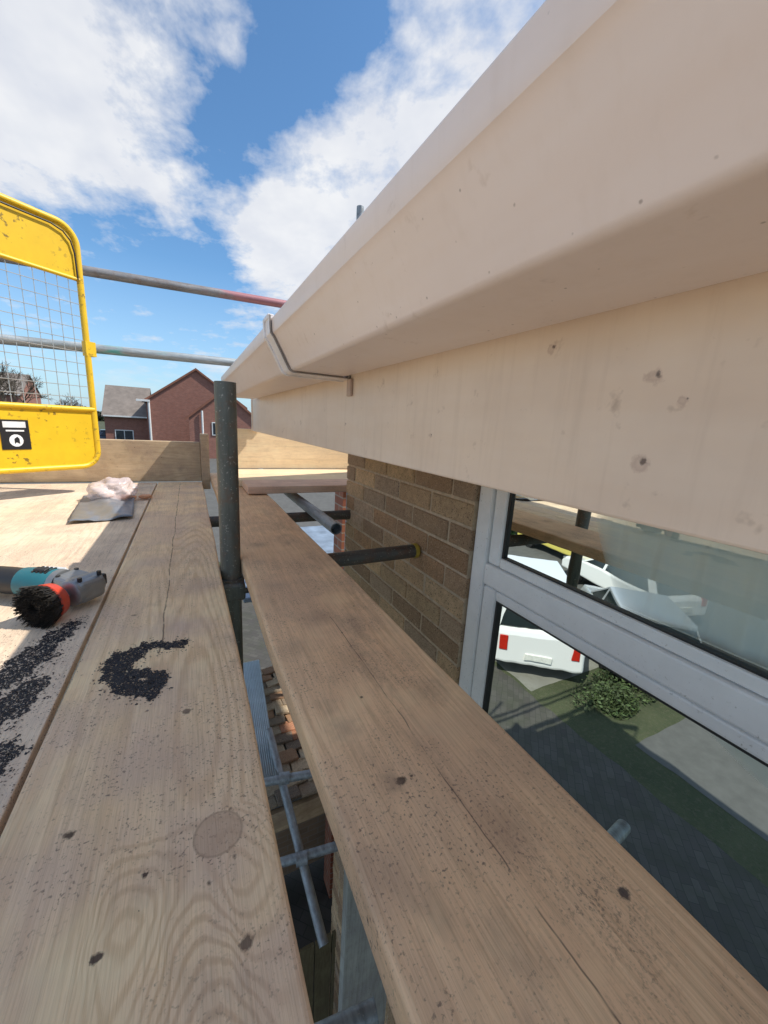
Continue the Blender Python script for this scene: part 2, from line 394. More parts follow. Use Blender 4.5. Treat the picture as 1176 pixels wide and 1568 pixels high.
# ------------------------------------------------------------------ scaffold boards
def board(name, x0,x1,y0,y1,ztop,mat,th=.038):
    V=[];F=[];n=24
    rr=random.Random(int(x0*1000)+int(y1*77))
    prof=[(0,0),(1,0),(1,1),(0,1)]
    ph=rr.random()*6
    for k in range(n+1):
        y=y0+(y1-y0)*k/n
        e=.0014*math.sin(k*1.7+ph); e2=.0014*math.sin(k*1.3+ph*2)
        for (a,c) in prof:
            V.append((x0+e if a==0 else x1+e2, y, ztop-th+th*c))
    for k in range(n):
        for i in range(4):
            j=(i+1)%4; F.append((k*4+i,k*4+j,(k+1)*4+j,(k+1)*4+i))
    F.append((0,1,2,3)); F.append((n*4,n*4+1,n*4+2,n*4+3))
    return mesh_obj(name,V,F,mat,None,.006,3,smooth=False)
board("scaffold_board", -.168,.056,-1.2,2.47,DZ,m_board_l)
board("scaffold_board", .104,.330,-1.2,2.70,RZ,m_board_r)
box("deck_plywood_sheet", -1.75,-.174,-1.2,2.47,DZ-.018,DZ-.002,m_ply,bevel=.0015)
box("toe_board", -1.75,.055,2.50,2.538,-.375,-.148,m_toe,bevel=.004)
box("toe_board", .055,.10,2.47,2.54,-.42,-.10,m_toe,bevel=.004)
box("plywood_toe_board", .17,1.75,2.60,2.62,-.312,-.062,m_pale,bevel=.002)
box("return_scaffold_board", .235,1.75,1.875,2.10,-.347,-.311,m_pinkw,bevel=.004)
box("return_scaffold_board", .20,1.75,2.11,2.335,-.349,-.313,m_pale,bevel=.004)
box("return_scaffold_board", .22,1.75,2.345,2.57,-.347,-.312,m_pale,bevel=.004)

# ------------------------------------------------------------------ scaffold tubes
tube("scaffold_post",(.080,1.0,-.80),(.080,1.0,.080),.0242,m_post)
tube("scaffold_post",(1.10,2.76,-3.9),(1.10,2.76,1.43),.0242,m_tubeG)
tube("guard_rail",(-2.4,2.70,.66),(2.2,2.70,.76),.0242,m_tubeX)
tube("guard_rail",(-2.4,2.70,.29),(2.2,2.70,.37),.0242,m_tubeX2)
tube("transom_tube",(-.9,1.12,-.442),(.705,1.12,-.428),.0242,m_tubeD)
lathe("tube_end_cap",(.698,1.12,-.428),(1,0,0.009),[(0,.0265),(.014,.0265),(.018,.022)],m_ycap)
tube("ledger_tube",(.50,1.38,-.402),(.50,3.2,-.402),.0242,m_tubeG)
tube("transom_tube",(-.6,1.80,-.452),(1.3,1.80,-.452),.0242,m_tubeD)
cp=empty("scaffold_coupler",(0,0,0))
lathe("band",(.080,1.0,-.45),(0,0,1),[(0,.032),(.05,.032)],m_post,cp)
box("bolt_block",.05,.11,.955,.985,-.45,-.405,m_post,cp,.006)
lathe("bolt",(.115,.97,-.43),(1,0,0),[(-.02,.007),(.02,.007)],m_tubeD,cp,6)
tube("brace_tube",(.40,2.35,-2.10),(.485,1.33,-2.55),.0242,m_tubeG)
tube("lower_transom_tube",(.22,2.02,-2.16),(.90,1.85,-2.12),.0242,m_tubeG)
tube("lower_transom_tube",(.22,1.72,-2.42),(.90,1.58,-2.36),.0242,m_tubeG)
for i,(px_,py_,pz_) in enumerate([(.425,1.97,-2.14),(.455,1.66,-2.39)]):
    lathe("tube_coupler",(px_-.03,py_,pz_),(1,-.2,0),[(0,.026),(.0,.034),(.06,.034),(.06,.026)],m_tubeG,None,16)
tube("lower_transom_tube",(.10,.60,-1.42),(.345,.56,-1.40),.0242,m_tubeG)
box("weathered_board", .405,.60,.90,.938,-5.0,-1.36,m_greyw,bevel=.004)

# ------------------------------------------------------------------ gutter
Xf=.36; XG=.211
gut=empty("gutter")
outer=[(Xf-.004,.225),(Xf-.004,.127)]
def arc(cx,cz,r,a0,a1,n=6): return [(cx+r*math.cos(R(a0+(a1-a0)*i/n)), cz+r*math.sin(R(a0+(a1-a0)*i/n))) for i in range(n+1)]
outer += arc(Xf-.020,.127,.014,0,-90,6)
outer += arc(XG+.012,.124,.011,-90,-155,10)
outer += [(.1815,.178)]
outer += [(.1785,.183),(.1750,.186),(.1735,.190),(.172,.214)]
outer += arc(.176,.214,.004,180,60,5)
prof = outer + [(.182,.214),(.182,.192),(.188,.184)] + [(XG+.018,.121),(Xf-.02,.121),(Xf-.008,.132),(Xf-.008,.225)]
def gprism(n,p,a,b,m):
    ob=prism(n,p,a,b,m,gut,smooth=True); md=ob.modifiers.new("es",'EDGE_SPLIT'); md.split_angle=R(22); return ob
gprism("far_length", prof, .965, 2.40, m_gutter)
gprism("near_length", prof, -1.6, .955, m_gutter)
br_out=[(Xf-.0005,.228),(Xf-.0005,.108),(XG+.014,.108)]+arc(XG+.010,.124,.016,-90,-157,6)+[(.1765,.174),(.168,.186),(.166,.222)]
br_in=[(.170,.222),(.1715,.188),(.180,.176),(XG-.002,.123),(XG+.014,.112),(Xf-.004,.111),(Xf-.004,.228)]
m_seal=plain("seal_grey",(.30,.26,.23),.6)
m_brk=plain("bracket_upvc",(.80,.76,.75),.4,dirt=(.3,.25,.2),dscale=120)
prism("union_bracket", br_out+br_in, .925, .985, m_brk, gut)
prism("union_bracket_lip", [(a-.003 if a<.3 else a,b-.002 if b<.2 else b) for a,b in br_out]+br_in, .972, .9862, m_brk, gut)
prism("union_seal_near", [(a*.9992+.0002,b+.0012) for a,b in br_out]+br_in, .9236, .9248, m_seal, gut)
m_foot=plain("bracket_brown",(.52,.40,.34),.5)
box("bracket_foot", Xf-.008,Xf-.0006,.905,.93,.068,.108,m_foot,gut,.002)
box("bracket_clip", .1645,.178,.93,.98,.2155,.226,m_brk,gut,.002)
prism("stop_end", outer, 2.398, 2.408, m_gutter, gut)

fas=empty("fascia")
box("board", Xf,Xf+.018,-1.6,2.58,-.073,.235,m_fascia,fas,.003)
box("return_lip", Xf+.018,Xf+.03,-1.6,2.575,-.071,-.062,m_fascia,fas,.001)
box("end_box", Xf-.006,Xf+.04,2.584,2.596,-.073,.225,m_fascia,fas,.002)
box("soffit", Xf+.0185,.72,-1.6,1.9,-.058,-.048,m_fascia,fas,.001)

# ------------------------------------------------------------------ brick house (the one being worked on)
house=empty("brick_house")
K=1.2
WX=.72; CY=1.85; JY=.842
V=[];F=[];C=[]
pal=[(.66,.45,.27),(.58,.38,.22),(.72,.51,.31),(.48,.32,.20),(.62,.45,.31),(.76,.53,.31),(.54,.33,.19)]
def addbrick(x0,x1,y0,y1,z0,z1):
    v,f=boxvf(x0,x1,y0,y1,z0,z1); n=len(V); V.extend(v); F.extend([tuple(i+n for i in q) for q in f])
    c=random.choice(pal); k=random.uniform(.78,1.15); C.extend([tuple(q*k for q in c)]*6)
z=-5.0+.005; row=0
while z < -.06:
    y=CY
    j=random.uniform(-.001,.001)
    L=.215 if row%2==0 else .1025
    while y > JY+.02:
        y1=y; y0=max(y-L,JY+.003)
        addbrick(WX+j+random.uniform(-.0018,.0018),WX+.1,y0,y1,z+random.uniform(-.001,.001),min(z+.065,-.058)); y=y0-.010; L=.215
    x=WX+.1+.012 if row%2 else WX+.1+.125
    if row%2==0: addbrick(WX+.102,WX+.215,CY-.1,CY,z,min(z+.065,-.058))
    while x< 5.5:
        addbrick(x,x+.215,CY-.1,CY+random.uniform(-.001,.001),z,min(z+.065,-.058)); x+=.225
    z+=.075; row+=1
mesh_obj("wall_bricks",V,F,m_brickA,house,.003,1,cols=C)
box("wall_core", WX+.004,WX+.12,JY+.005,CY-.006,-5,-.058,m_mortar,house,0)
box("gable_core", WX+.121,5.5,CY-.095,CY-.005,-5,-.058,m_mortar,house,0)
m_bt=brick_tex("house_brick",(.46,.33,.21),(.36,.26,.17),(.44,.37,.28))
box("wall_below_window", WX+.002,WX+.12,-3.,JY,-5,-1.60,m_bt,house,0)
box("wall_beyond_window", WX+.002,WX+.12,-5.,-1.32,-1.60,-.058,m_bt,house,0)
win=empty("window"); win.parent=house
FX=WX+.012
def fb(n,y0,y1,z0,z1,x0=FX,d=.06,bev=.006): return box(n,x0,x0+d,y0*K,y1*K,z0*K,z1*K,m_frame,win,bev)
fb("jamb", .657,.702,-1.32,-.062); fb("jamb_2",-1.1,-1.055,-1.32,-.062)
fb("sill", -1.0548,.6568,-1.32,-1.27)
fb("transom", -1.0548,.6568,-.352,-.300, FX+.001)
fb("mullion", -.46,-.40,-1.269,-.3522, FX+.002)
def sash(tag,y0,y1,z0,z1,x,wd=.040,g=.005):
    fb("stile_a_"+tag,y1-wd,y1,z0,z1,x,.05,.007); fb("stile_b_"+tag,y0,y0+wd,z0,z1,x,.05,.007)
    fb("rail_t_"+tag,y0+wd,y1-wd,z1-wd*.55,z1,x+.0005,.05,.005); fb("rail_b_"+tag,y0+wd,y1-wd,z0,z0+wd*.6,x+.0005,.05,.005)
    a=wd
    L=[(y1-a-g,y1-a,z0+wd*.6,z1-wd*.55),(y0+a,y0+a+g,z0+wd*.6,z1-wd*.55),
       (y0+a+g+.0002,y1-a-g-.0002,z1-wd*.55-g,z1-wd*.55),(y0+a+g+.0002,y1-a-g-.0002,z0+wd*.6,z0+wd*.6+g*.6)]
    multibox("gasket_"+tag,[(x+.006,x+.03,p*K,q*K,r*K,t*K) for p,q,r,t in L],m_gask,win)
sash("upper",-1.053,.655,-.299,-.064,FX+.008,.038)
sash("lower",-.398,.655,-1.268,-.354,FX+.004,.042)
mg,ntg,bg_=newmat("window_glass")
ntg.nodes.remove(bg_)
out=ntg.nodes["Material Output"]
tr=ntg.nodes.new("ShaderNodeBsdfTransparent"); tr.inputs[0].default_value=(.90,.96,.93,1)
gl=ntg.nodes.new("ShaderNodeBsdfGlossy"); gl.inputs["Roughness"].default_value=.0; gl.inputs[0].default_value=(.84,.91,.87,1)
fr=ntg.nodes.new("ShaderNodeFresnel"); fr.inputs[0].default_value=1.75
mx=ntg.nodes.new("ShaderNodeMixShader")
fac=M(ntg,'ADD',M(ntg,'MULTIPLY',fr.outputs[0],1.2),.04,clamp=True)
ntg.links.new(fac,mx.inputs[0]); ntg.links.new(tr.outputs[0],mx.inputs[1]); ntg.links.new(gl.outputs[0],mx.inputs[2])
bp=ntg.nodes.new("ShaderNodeBump"); bp.inputs["Strength"].default_value=.16; bp.inputs["Distance"].default_value=.002
ntg.links.new(NOISE(ntg,OC(ntg),6,2),bp.inputs["Height"]); ntg.links.new(bp.outputs[0],gl.inputs["Normal"])
ntg.links.new(mx.outputs[0],out.inputs[0])
def glass(n,x,y0,y1,z0,z1): mesh_obj(n,[(x,y0*K,z0*K),(x,y1*K,z0*K),(x,y1*K,z1*K),(x,y0*K,z1*K)],[(0,1,2,3)],mg,win)
glass("glass_upper",FX+.022,-1.02,.622,-.29,-.08)
glass("glass_lower",FX+.020,-.362,.618,-1.25,-.372)
glass("glass_lower_b",FX+.020,-1.054,-.45,-1.25,-.36)
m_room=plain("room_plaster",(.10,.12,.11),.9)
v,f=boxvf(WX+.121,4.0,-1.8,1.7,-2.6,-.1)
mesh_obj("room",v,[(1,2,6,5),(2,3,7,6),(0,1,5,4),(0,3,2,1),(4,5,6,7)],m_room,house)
# net curtain with a scalloped hem, hung close behind the glass
mcu,ntc_,bcu=newmat("net_curtain")
bcu.inputs["Base Color"].default_value=(.94,.96,.94,1); bcu.inputs["Roughness"].default_value=.9; bcu.inputs["Alpha"].default_value=.95
bcu.inputs["Specular IOR Level"].default_value=.0
V=[];F=[];N=260; rows=6
def hem(y):
    pts=[(-1.3,-.62),(-1.0,-.54),(-.7,-.68),(-.4,-.56),(-.15,-.53),(.0,-.56),(.13,-.60),(.24,-.655),(.36,-.635),(.45,-.60),(.52,-.60),(.575,-.76),(.62,-1.45),(.72,-1.6),(.80,-1.5),(.95,-1.5)]
    for (a,b_),(c_,d_) in zip(pts[:-1],pts[1:]):
        if a<=y<=c_:
            t_=(y-a)/(c_-a); t_=t_*t_*(3-2*t_); return b_+(d_-b_)*t_
    return -1.5
for i in range(N+1):
    y=-1.3+2.13*i/N; a=.007*math.sin(y*95)+.005*math.sin(y*171+1)
    for k in range(rows+1):
        t_=k/rows; V.append((.815+a*(.5+.5*t_),y,-.1+(hem(y)+.1)*t_))
for i in range(N):
    for k in range(rows):
        q=i*(rows+1)+k; F.append((q,q+rows+1,q+rows+2,q+1))
mesh_obj("net_curtain",V,F,mcu,house,smooth=True)
m_tile=plain("roof_tile",(.20,.11,.08),.9,var=.3,scale=5,bump=.5)
rp=[(.30,.235),(4.3,2.735),(4.3,2.77),(.27,.262)]
prism("roof_covering",rp,-5,1.90,m_tile,house)
box("roof_wall_plate",.379,.42,-1.6,1.86,.0,.25,m_toe,house,0)

# ------------------------------------------------------------------ safety gate
gate=empty("safety_gate")
G0=Vector((-.383,2.20,0)); gd=Vector((-.79,-.61,0)).normalized(); gn=Vector((-gd.y,gd.x,0))
if gn.y>0: gn=-gn
def gp(s_,z_,o_=0.): return G0+gd*s_+gn*o_+Vector((0,0,z_))
def path_tube(name, pts, r, mat, parent, n=10, closed=False):
    V=[];F=[];K_=len(pts)
    for k,p in enumerate(pts):
        a=pts[(k-1)%K_] if (closed or k>0) else p; c=pts[(k+1)%K_] if (closed or k<K_-1) else p
        d=(c-a).normalized(); u=d.cross(gn).normalized(); w_=d.cross(u)
        for i in range(n):
            t_=2*math.pi*i/n; V.append(p+u*r*math.cos(t_)+w_*r*math.sin(t_))
    for k in range(K_ if closed else K_-1):
        k2=(k+1)%K_
        for i in range(n):
            j=(i+1)%n; F.append((k*n+i,k*n+j,k2*n+j,k2*n+i))
    return mesh_obj(name,V,F,mat,parent,smooth=True)
GL=1.15; zt=.728; zb=-.252; rc=.07
def rrect(s0,s1,z0,z1,r,n=8):
    P=[]
    for (cs,cz,a0) in ((s1-r,z1-r,0),(s0+r,z1-r,90),(s0+r,z0+r,180),(s1-r,z0+r,270)):
        for i in range(n+1):
            a=R(a0+90*i/n); P.append((cs+r*math.cos(a),cz+r*math.sin(a)))
    return P
path_tube("frame",[gp(a,b) for a,b in rrect(.0,GL,zb,zt,rc)],.0125,m_yellow,gate,closed=True)
def plate(name,P,o0,th,mat):
    n=len(P); V=[gp(a,b,o0) for a,b in P]+[gp(a,b,o0+th) for a,b in P]
    F=[tuple(range(n)),tuple(range(n,2*n))]+[(i,(i+1)%n,(i+1)%n+n,i+n) for i in range(n)]
    return mesh_obj(name,V,F,mat,gate)
plate("top_plate",[p for p in rrect(.012,GL-.012,.50,zt-.012,.06) if p[1]>.56]+[(.012,.53),(GL-.012,.53)],-.002,.004,m_yellow)
plate("bottom_plate",[(GL-.012,0.0),(.012,0.0)]+[p for p in rrect(.012,GL-.012,zb+.012,.2,.06) if p[1]<0],-.002,.004,m_yellow)
path_tube("mid_rail_a",[gp(.0,.53,.004),gp(GL,.53,.004)],.008,m_yellow,gate)
path_tube("mid_rail_b",[gp(.0,.0,.004),gp(GL,.0,.004)],.011,m_yellow,gate)
path_tube("worn_edge",[gp(a,b,.011) for a,b in [(GL-.1,zt-.022),(.5,zt-.021),(.09,zt-.022),(.05,zt-.034),(.026,zt-.06),(.016,zt-.10),(.013,zt-.2)]],.0034,m_black,gate,6)
V=[];F=[]
s_=.045
while s_<GL-.02:
    v,f=lathe_vf(gp(s_,0),(0,0,1),[(0,.0014),(.53,.0014)],5); n=len(V);V+=v;F+=[tuple(i+n for i in q) for q in f]; s_+=.040
z_=.05
while z_<.52:
    v,f=lathe_vf(gp(0.01,z_,.003),gd,[(0,.0014),(GL-.02,.0014)],5); n=len(V);V+=v;F+=[tuple(i+n for i in q) for q in f]; z_+=.048
mesh_obj("wire_mesh",V,F,m_wire,gate)
plate("hinge_plate",[(-.03,.23),(.01,.23),(.01,.29),(-.03,.29)],-.018,.03,m_yellow)
plate("warning_label",[(.245,-.17),(.335,-.17),(.335,-.055),(.245,-.055)],.0035,.001,m_black)
plate("label_text",[(.255,-.085),(.325,-.085),(.325,-.062),(.255,-.062)],.0052,.0004,m_white)
plate("label_disc",[(.29+.022*math.cos(i*.4488),-.135+.024*math.sin(i*.4488)) for i in range(14)],.0052,.0004,m_white)
plate("label_line",[(.262,-.10),(.318,-.10),(.318,-.094),(.262,-.094)],.0052,.0004,m_white)
plate("label_figure",[(.280,-.148),(.290,-.142),(.296,-.148),(.296,-.128),(.286,-.120),(.280,-.128)],.0057,.0004,m_black)

# ------------------------------------------------------------------ angle grinder
gr=empty("angle_grinder",(0,0,0))
H=Vector((-.205,.888,DZ+.034)); ax=Vector((-.85,.53,0)).normalized(); ay=Vector((-.53,-.85,0)).normalized(); az=Vector((0,0,1))
m_teal=plain("grinder_teal",(.02,.14,.17),.45,dirt=(.2,.18,.15),dscale=90); m_gear=plain("grinder_metal",(.30,.31,.32),.45,.75,bump=.3,dirt=(.08,.07,.06),dscale=90)
m_red=plain("brush_red",(.62,.06,.025),.4,dirt=(.1,.05,.04),dscale=120); m_bristle=plain("bristle_wire",(.05,.045,.04),.5,.5,bump=.3)
def gpt(a,b,c): return H+ax*a+ay*b+az*c
def hexa(name,pts,mat,bev):
    V=[gpt(*p) for p in pts]; return mesh_obj(name,V,[(0,3,2,1),(4,5,6,7),(0,1,5,4),(1,2,6,5),(2,3,7,6),(3,0,4,7)],mat,gr,bev,3,smooth=False)
hexa("gear_head",[(-.034,-.026,-.022),(.035,-.03,-.029),(.035,.026,-.029),(-.03,.03,-.022),(-.034,-.026,.018),(.035,-.03,.029),(.035,.026,.029),(-.03,.03,.022)],m_gear,.010)
lathe("gear_nose",gpt(-.006,-.034,0),ay,[(0,.014),(.004,.022),(.05,.027),(.066,.025),(.070,.018)],m_gear,gr)
lathe("collar",gpt(.034,0,0),ax,[(0,.031),(.012,.032),(.014,.030)],m_gear,gr)
lathe("motor_housing",gpt(.047,0,0),ax,[(0,.029),(.004,.0315),(.05,.031),(.070,.029),(.072,.026)],m_teal,gr)
lathe("handle",gpt(.119,0,0),ax,[(0,.0265),(.03,.027),(.11,.0245),(.15,.027),(.16,.02)],m_black,gr)
lathe("cable",gpt(.278,0,0),ax,[(0,.008),(.05,.005),(.6,.004)],m_black,gr,10)
for i in range(4):
    hexa("vent_%d"%i,[(.055+i*.009,-.01,.029),(.059+i*.009,-.01,.029),(.059+i*.009,.014,.027),(.055+i*.009,.014,.027),(.055+i*.009,-.01,.0325),(.059+i*.009,-.01,.0325),(.059+i*.009,.014,.0305),(.055+i*.009,.014,.0305)],m_black,0)
for (a,b) in ((-.024,-.02),(.026,-.022),(.026,.018),(-.02,.02)):
    lathe("screw",gpt(a,b,.020),az,[(0,.004),(.009,.004)],m_black,gr,8)
hexa("switch",[(.06,.0,.03),(.085,.0,.03),(.085,.012,.028),(.06,.012,.028),(.06,.0,.036),(.085,.0,.036),(.085,.012,.034),(.06,.012,.034)],m_black,.002)
hexa("side_handle_boss",[(-.015,-.05,-.012),(.012,-.05,-.012),(.012,-.028,-.012),(-.015,-.028,-.012),(-.015,-.05,.012),(.012,-.05,.012),(.012,-.028,.012),(-.015,-.028,.012)],m_black,.004)
hexa("logo_badge",[(.05,-.026,.019),(.10,-.026,.018),(.10,-.020,.022),(.05,-.020,.024),(.05,-.030,.02),(.10,-.028,.02),(.10,-.024,.026),(.05,-.024,.028)],m_white,.001)
lathe("spindle_nut",gpt(0,.034,0),ay,[(0,.013),(.012,.013)],m_gear,gr,6)
lathe("cup",gpt(0,.045,0),ay,[(0,.014),(.003,.024),(.010,.031),(.026,.035),(.028,.033)],m_red,gr,32)
V=[];F=[];rb=random.Random(3)
c0=gpt(0,.068,0)
for i in range(2200):
    a=rb.random()*6.283; r0=rb.uniform(.008,.0335); r1=r0*1.18+rb.uniform(-.002,.004); a2=a+rb.uniform(-.22,.22); L=rb.uniform(.019,.030)
    p=c0+ax*(r0*math.cos(a))+az*(r0*math.sin(a)); q=c0+ay*L+ax*(r1*math.cos(a2))+az*(r1*math.sin(a2))
    t1=Vector((rb.random()-.5,rb.random()-.5,rb.random()-.5)).normalized()*.0007
    d=(q-p).normalized(); u=d.cross(t1).normalized()*.0005; w_=d.cross(u)
    n=len(V); V+=[p+u,p-u*.5+w_,p-u*.5-w_,q+u,q-u*.5+w_,q-u*.5-w_]
    F+=[(n,n+1,n+4,n+3),(n+1,n+2,n+5,n+4),(n+2,n,n+3,n+5),(n+3,n+4,n+5)]
mesh_obj("wire_bristles",V,F,m_bristle,gr)
lathe("bristle_core",gpt(0,.066,0),ay,[(0,.031),(.017,.034),(.018,.012)],m_bristle,gr,24)

# ------------------------------------------------------------------ granules
from mathutils import noise as mn
V=[];F=[];rg_=random.Random(11)
def granule(x,y,z,s):
    n=len(V)
    R3=[Vector((rg_.gauss(0,1),rg_.gauss(0,1),rg_.gauss(0,.5))).normalized()*s*rg_.uniform(.7,1.3) for _ in range(4)]
    for p in R3: V.append((x+p.x,y+p.y,z+abs(p.z)*.6))
    F.extend([(n,n+1,n+2),(n,n+2,n+3),(n,n+3,n+1),(n+1,n+3,n+2)])
def segd(p,a,b):
    ab=b-a; t_=max(0,min(1,(p-a).dot(ab)/ab.length_squared)); return (p-a-ab*t_).length
def patch_(strokes,num,z,s=.0020,stray=.03):
    P=[Vector((q[0],q[1])) for st in strokes for q in st[0]]
    x0=min(p.x for p in P)-.05;x1=max(p.x for p in P)+.05;y0=min(p.y for p in P)-.05;y1=max(p.y for p in P)+.05
    c=0;tries=0
    while c<num and tries<num*40:
        tries+=1
        p=Vector((rg_.uniform(x0,x1),rg_.uniform(y0,y1)))
        m_=9
        for pts,wd in strokes:
            for i in range(len(pts)-1):
                m_=min(m_, segd(p,Vector(pts[i]),Vector(pts[i+1]))/wd)
        q=Vector((p.x*38,p.y*32,1.3)); nz_=mn.noise(q)*.75+mn.noise(q*2.9)*.55+mn.noise(q*8)*.35
        val=m_+nz_
        if val<1. or (val<1.8 and rg_.random()<stray) :
            granule(p.x,p.y,z,s*rg_.uniform(.45,1.25)); c+=1
patch_([([(-.105,.662),(-.075,.672),(-.035,.664)],.013),([(-.095,.660),(-.112,.63),(-.108,.60)],.020),
        ([(-.112,.60),(-.10,.572),(-.085,.563)],.015),([(-.09,.562),(-.062,.545)],.012),([(-.064,.540),(-.057,.585)],.011),([(-.085,.60),(-.10,.61)],.014)],8200,DZ)
patch_([([(-.205,.80),(-.22,.74),(-.24,.70)],.016),([(-.225,.70),(-.25,.64)],.020),([(-.215,.62),(-.235,.56)],.022),([(-.20,.50),(-.21,.44)],.012)],8000,DZ-.002,stray=.08)
for _ in range(2200): granule(rg_.uniform(-.6,-.18) if rg_.random()<.6 else rg_.uniform(-.18,.05),rg_.gauss(.72,.25),DZ-.0005,.0011)
m_gran=plain("bitumen",(.022,.020,.024),.6)
mesh_obj("bitumen_granules",V,F,m_gran)

# ------------------------------------------------------------------ plastic sheet + bag
m_ps=plain("grey_plastic",(.17,.18,.20),.35,bump=.1)
def quadgrid(name,c,n,fn,mat,sol=.002):
    V=[];F=[]
    for i in range(n+1):
        for j in range(n+1):
            u=i/n; v=j/n
            p=(Vector(c[0])*(1-u)+Vector(c[1])*u)*(1-v)+(Vector(c[3])*(1-u)+Vector(c[2])*u)*v
            V.append((p.x,p.y,p.z+fn(u,v)))
    for i in range(n):
        for j in range(n):
            a=i*(n+1)+j; F.append((a,a+1,a+n+2,a+n+1))
    ob=mesh_obj(name,V,F,mat,smooth=True); md=ob.modifiers.new("s",'SOLIDIFY'); md.thickness=sol
    return ob
quadgrid("grey_plastic_sheet",[(-.372,1.56,DZ),(-.195,1.60,DZ),(-.225,1.95,DZ),(-.43,2.08,DZ)],24,
   lambda u,v:.006+.012*math.sin(u*3.1)*math.sin(v*2.6)+.005*math.sin(u*9+v*5)+.004*mn.noise(Vector((u*7,v*9,0))),m_ps)
mb,ntb,bb=newmat("clear_plastic")
bb.inputs["Base Color"].default_value=(.80,.68,.67,1); bb.inputs["Roughness"].default_value=.2; bb.inputs["Alpha"].default_value=.6
bm=bmesh.new(); bmesh.ops.create_icosphere(bm,subdivisions=5,radius=1)
for v_ in bm.verts:
    d=v_.co.normalized(); r=1+.30*mn.noise(d*1.8)+.16*abs(mn.noise(d*4.))+.06*abs(mn.noise(d*9))
    v_.co=Vector((d.x*r*.085,d.y*r*.08,max(d.z*r*.055,-.036)))
for f_ in bm.faces: f_.smooth=True
me=bpy.data.meshes.new("plastic_bag"); bm.to_mesh(me); bm.free(); me.materials.append(mb)
ob=bpy.data.objects.new("plastic_bag",me); sc.collection.objects.link(ob); ob.location=(-.30,1.98,DZ+.038)
m_or=plain("orange_scrap",(.62,.30,.16),.6)
bm=bmesh.new()
for k in range(5):
    r=bmesh.ops.create_icosphere(bm,subdivisions=2,radius=1)
    c=Vector((-.30+random.uniform(-.03,.12),1.95+random.uniform(-.06,.03),DZ+.012))
    for v_ in r['verts']:
        d=v_.co.copy(); v_.co=c+Vector((d.x*.028,d.y*.02,d.z*.010))*(1+.4*mn.noise(d*3+c*9))
me=bpy.data.meshes.new("packing_scraps"); bm.to_mesh(me); bm.free(); me.materials.append(m_or)
ob=bpy.data.objects.new("packing_scraps",me); sc.collection.objects.link(ob)

# ------------------------------------------------------------------ ground & lower structures
def gz(x,y):
    t_=min(1,max(0,(y-14)/16)); t_=t_*t_*(3-2*t_); return -5+1.8*t_
xs=[-900,-300,-120,-60]+[-40+i*2 for i in range(41)]+[60,120,300,900]
ys=[-300,-60,-20,-8]+[-4+i*2 for i in range(27)]+[60,80,120,200,500,1500]
V=[(x,y,gz(x,y)) for y in ys for x in xs]; nx=len(xs)
F=[(j*nx+i,j*nx+i+1,(j+1)*nx+i+1,(j+1)*nx+i) for j in range(len(ys)-1) for i in range(nx-1)]
m_ground,ntx,bx=newmat("ground_grass"); o=OC(ntx)
c=MIX(ntx,MR(ntx,NOISE(ntx,o,1.2,4,.65),.35,.65),(.042,.055,.024),(.070,.080,.038))
c=MIX(ntx,MR(ntx,NOISE(ntx,o,14,4,.7),.5,.7,0,.6),c,(.11,.10,.065))
ntx.links.new(c,bx.inputs["Base Color"]); bx.inputs["Roughness"].default_value=.95
BUMP(ntx,bx,NOISE(ntx,o,30,4,.7),.8,.03)
mesh_obj("ground",V,F,m_ground,smooth=True)
m_pave,ntx,bx=newmat("block_paving"); o=OC(ntx)
brk=ntx.nodes.new("ShaderNodeTexBrick"); ntx.links.new(MAP(ntx,o,(1,1,1),(0,0,0),(0,0,R(45))),brk.inputs["Vector"])
brk.inputs["Scale"].default_value=1; brk.inputs["Brick Width"].default_value=.2; brk.inputs["Row Height"].default_value=.1; brk.inputs["Mortar Size"].default_value=.004
brk.inputs["Color1"].default_value=(.085,.08,.07,1); brk.inputs["Color2"].default_value=(.06,.055,.05,1); brk.inputs["Mortar"].default_value=(.04,.04,.035,1)
c=MIX(ntx,MR(ntx,NOISE(ntx,o,3,4),.4,.7,0,.6),brk.outputs[0],(.045,.05,.03))
ntx.links.new(c,bx.inputs["Base Color"]); bx.inputs["Roughness"].default_value=.9
mesh_obj("patio_paving",[(-4.3,-8,-4.996),(5,-8,-4.996),(5,13.5,-4.996),(-4.3,13.5,-4.996)],[(0,1,2,3)],m_pave)
m_drive=plain("driveway_concrete",(.22,.215,.19),.9,var=.18,scale=2,bump=.3,dirt=(.10,.10,.07),dscale=4,dth=(.45,.6))
mesh_obj("driveway",[(-9.2,4.6,-4.996),(-4.4,4.6,-4.996),(-4.4,13,-4.996),(-9.2,13,-4.996)],[(0,1,2,3)],m_drive)
m_asph=plain("asphalt",(.10,.10,.095),.9,var=.15,scale=4,bump=.3)
mesh_obj("pavement",[(-9.2,-8,-4.996),(-5.0,-8,-4.996),(-5.0,2.9,-4.996),(-9.2,2.9,-4.996)],[(0,1,2,3)],m_asph)
mesh_obj("road",[(-19.5,-40,-4.996),(-9.8,-40,-4.996),(-9.8,13.8,-4.996),(-19.5,13.8,-4.996)],[(0,1,2,3)],m_asph)
V=[];F=[]
for y in [14+2*i for i in range(13)]: V+=[(-9,y,gz(0,y)+.01),(12,y,gz(0,y)+.01)]
for i in range(12): F.append((2*i,2*i+1,2*i+3,2*i+2))
mesh_obj("estate_road",V,F,m_asph)
m_kerb=plain("kerb_stone",(.34,.33,.31),.9)
box("kerb",-9.8,-9.65,-40,13.8,-5.02,-4.88,m_kerb,bevel=.01)

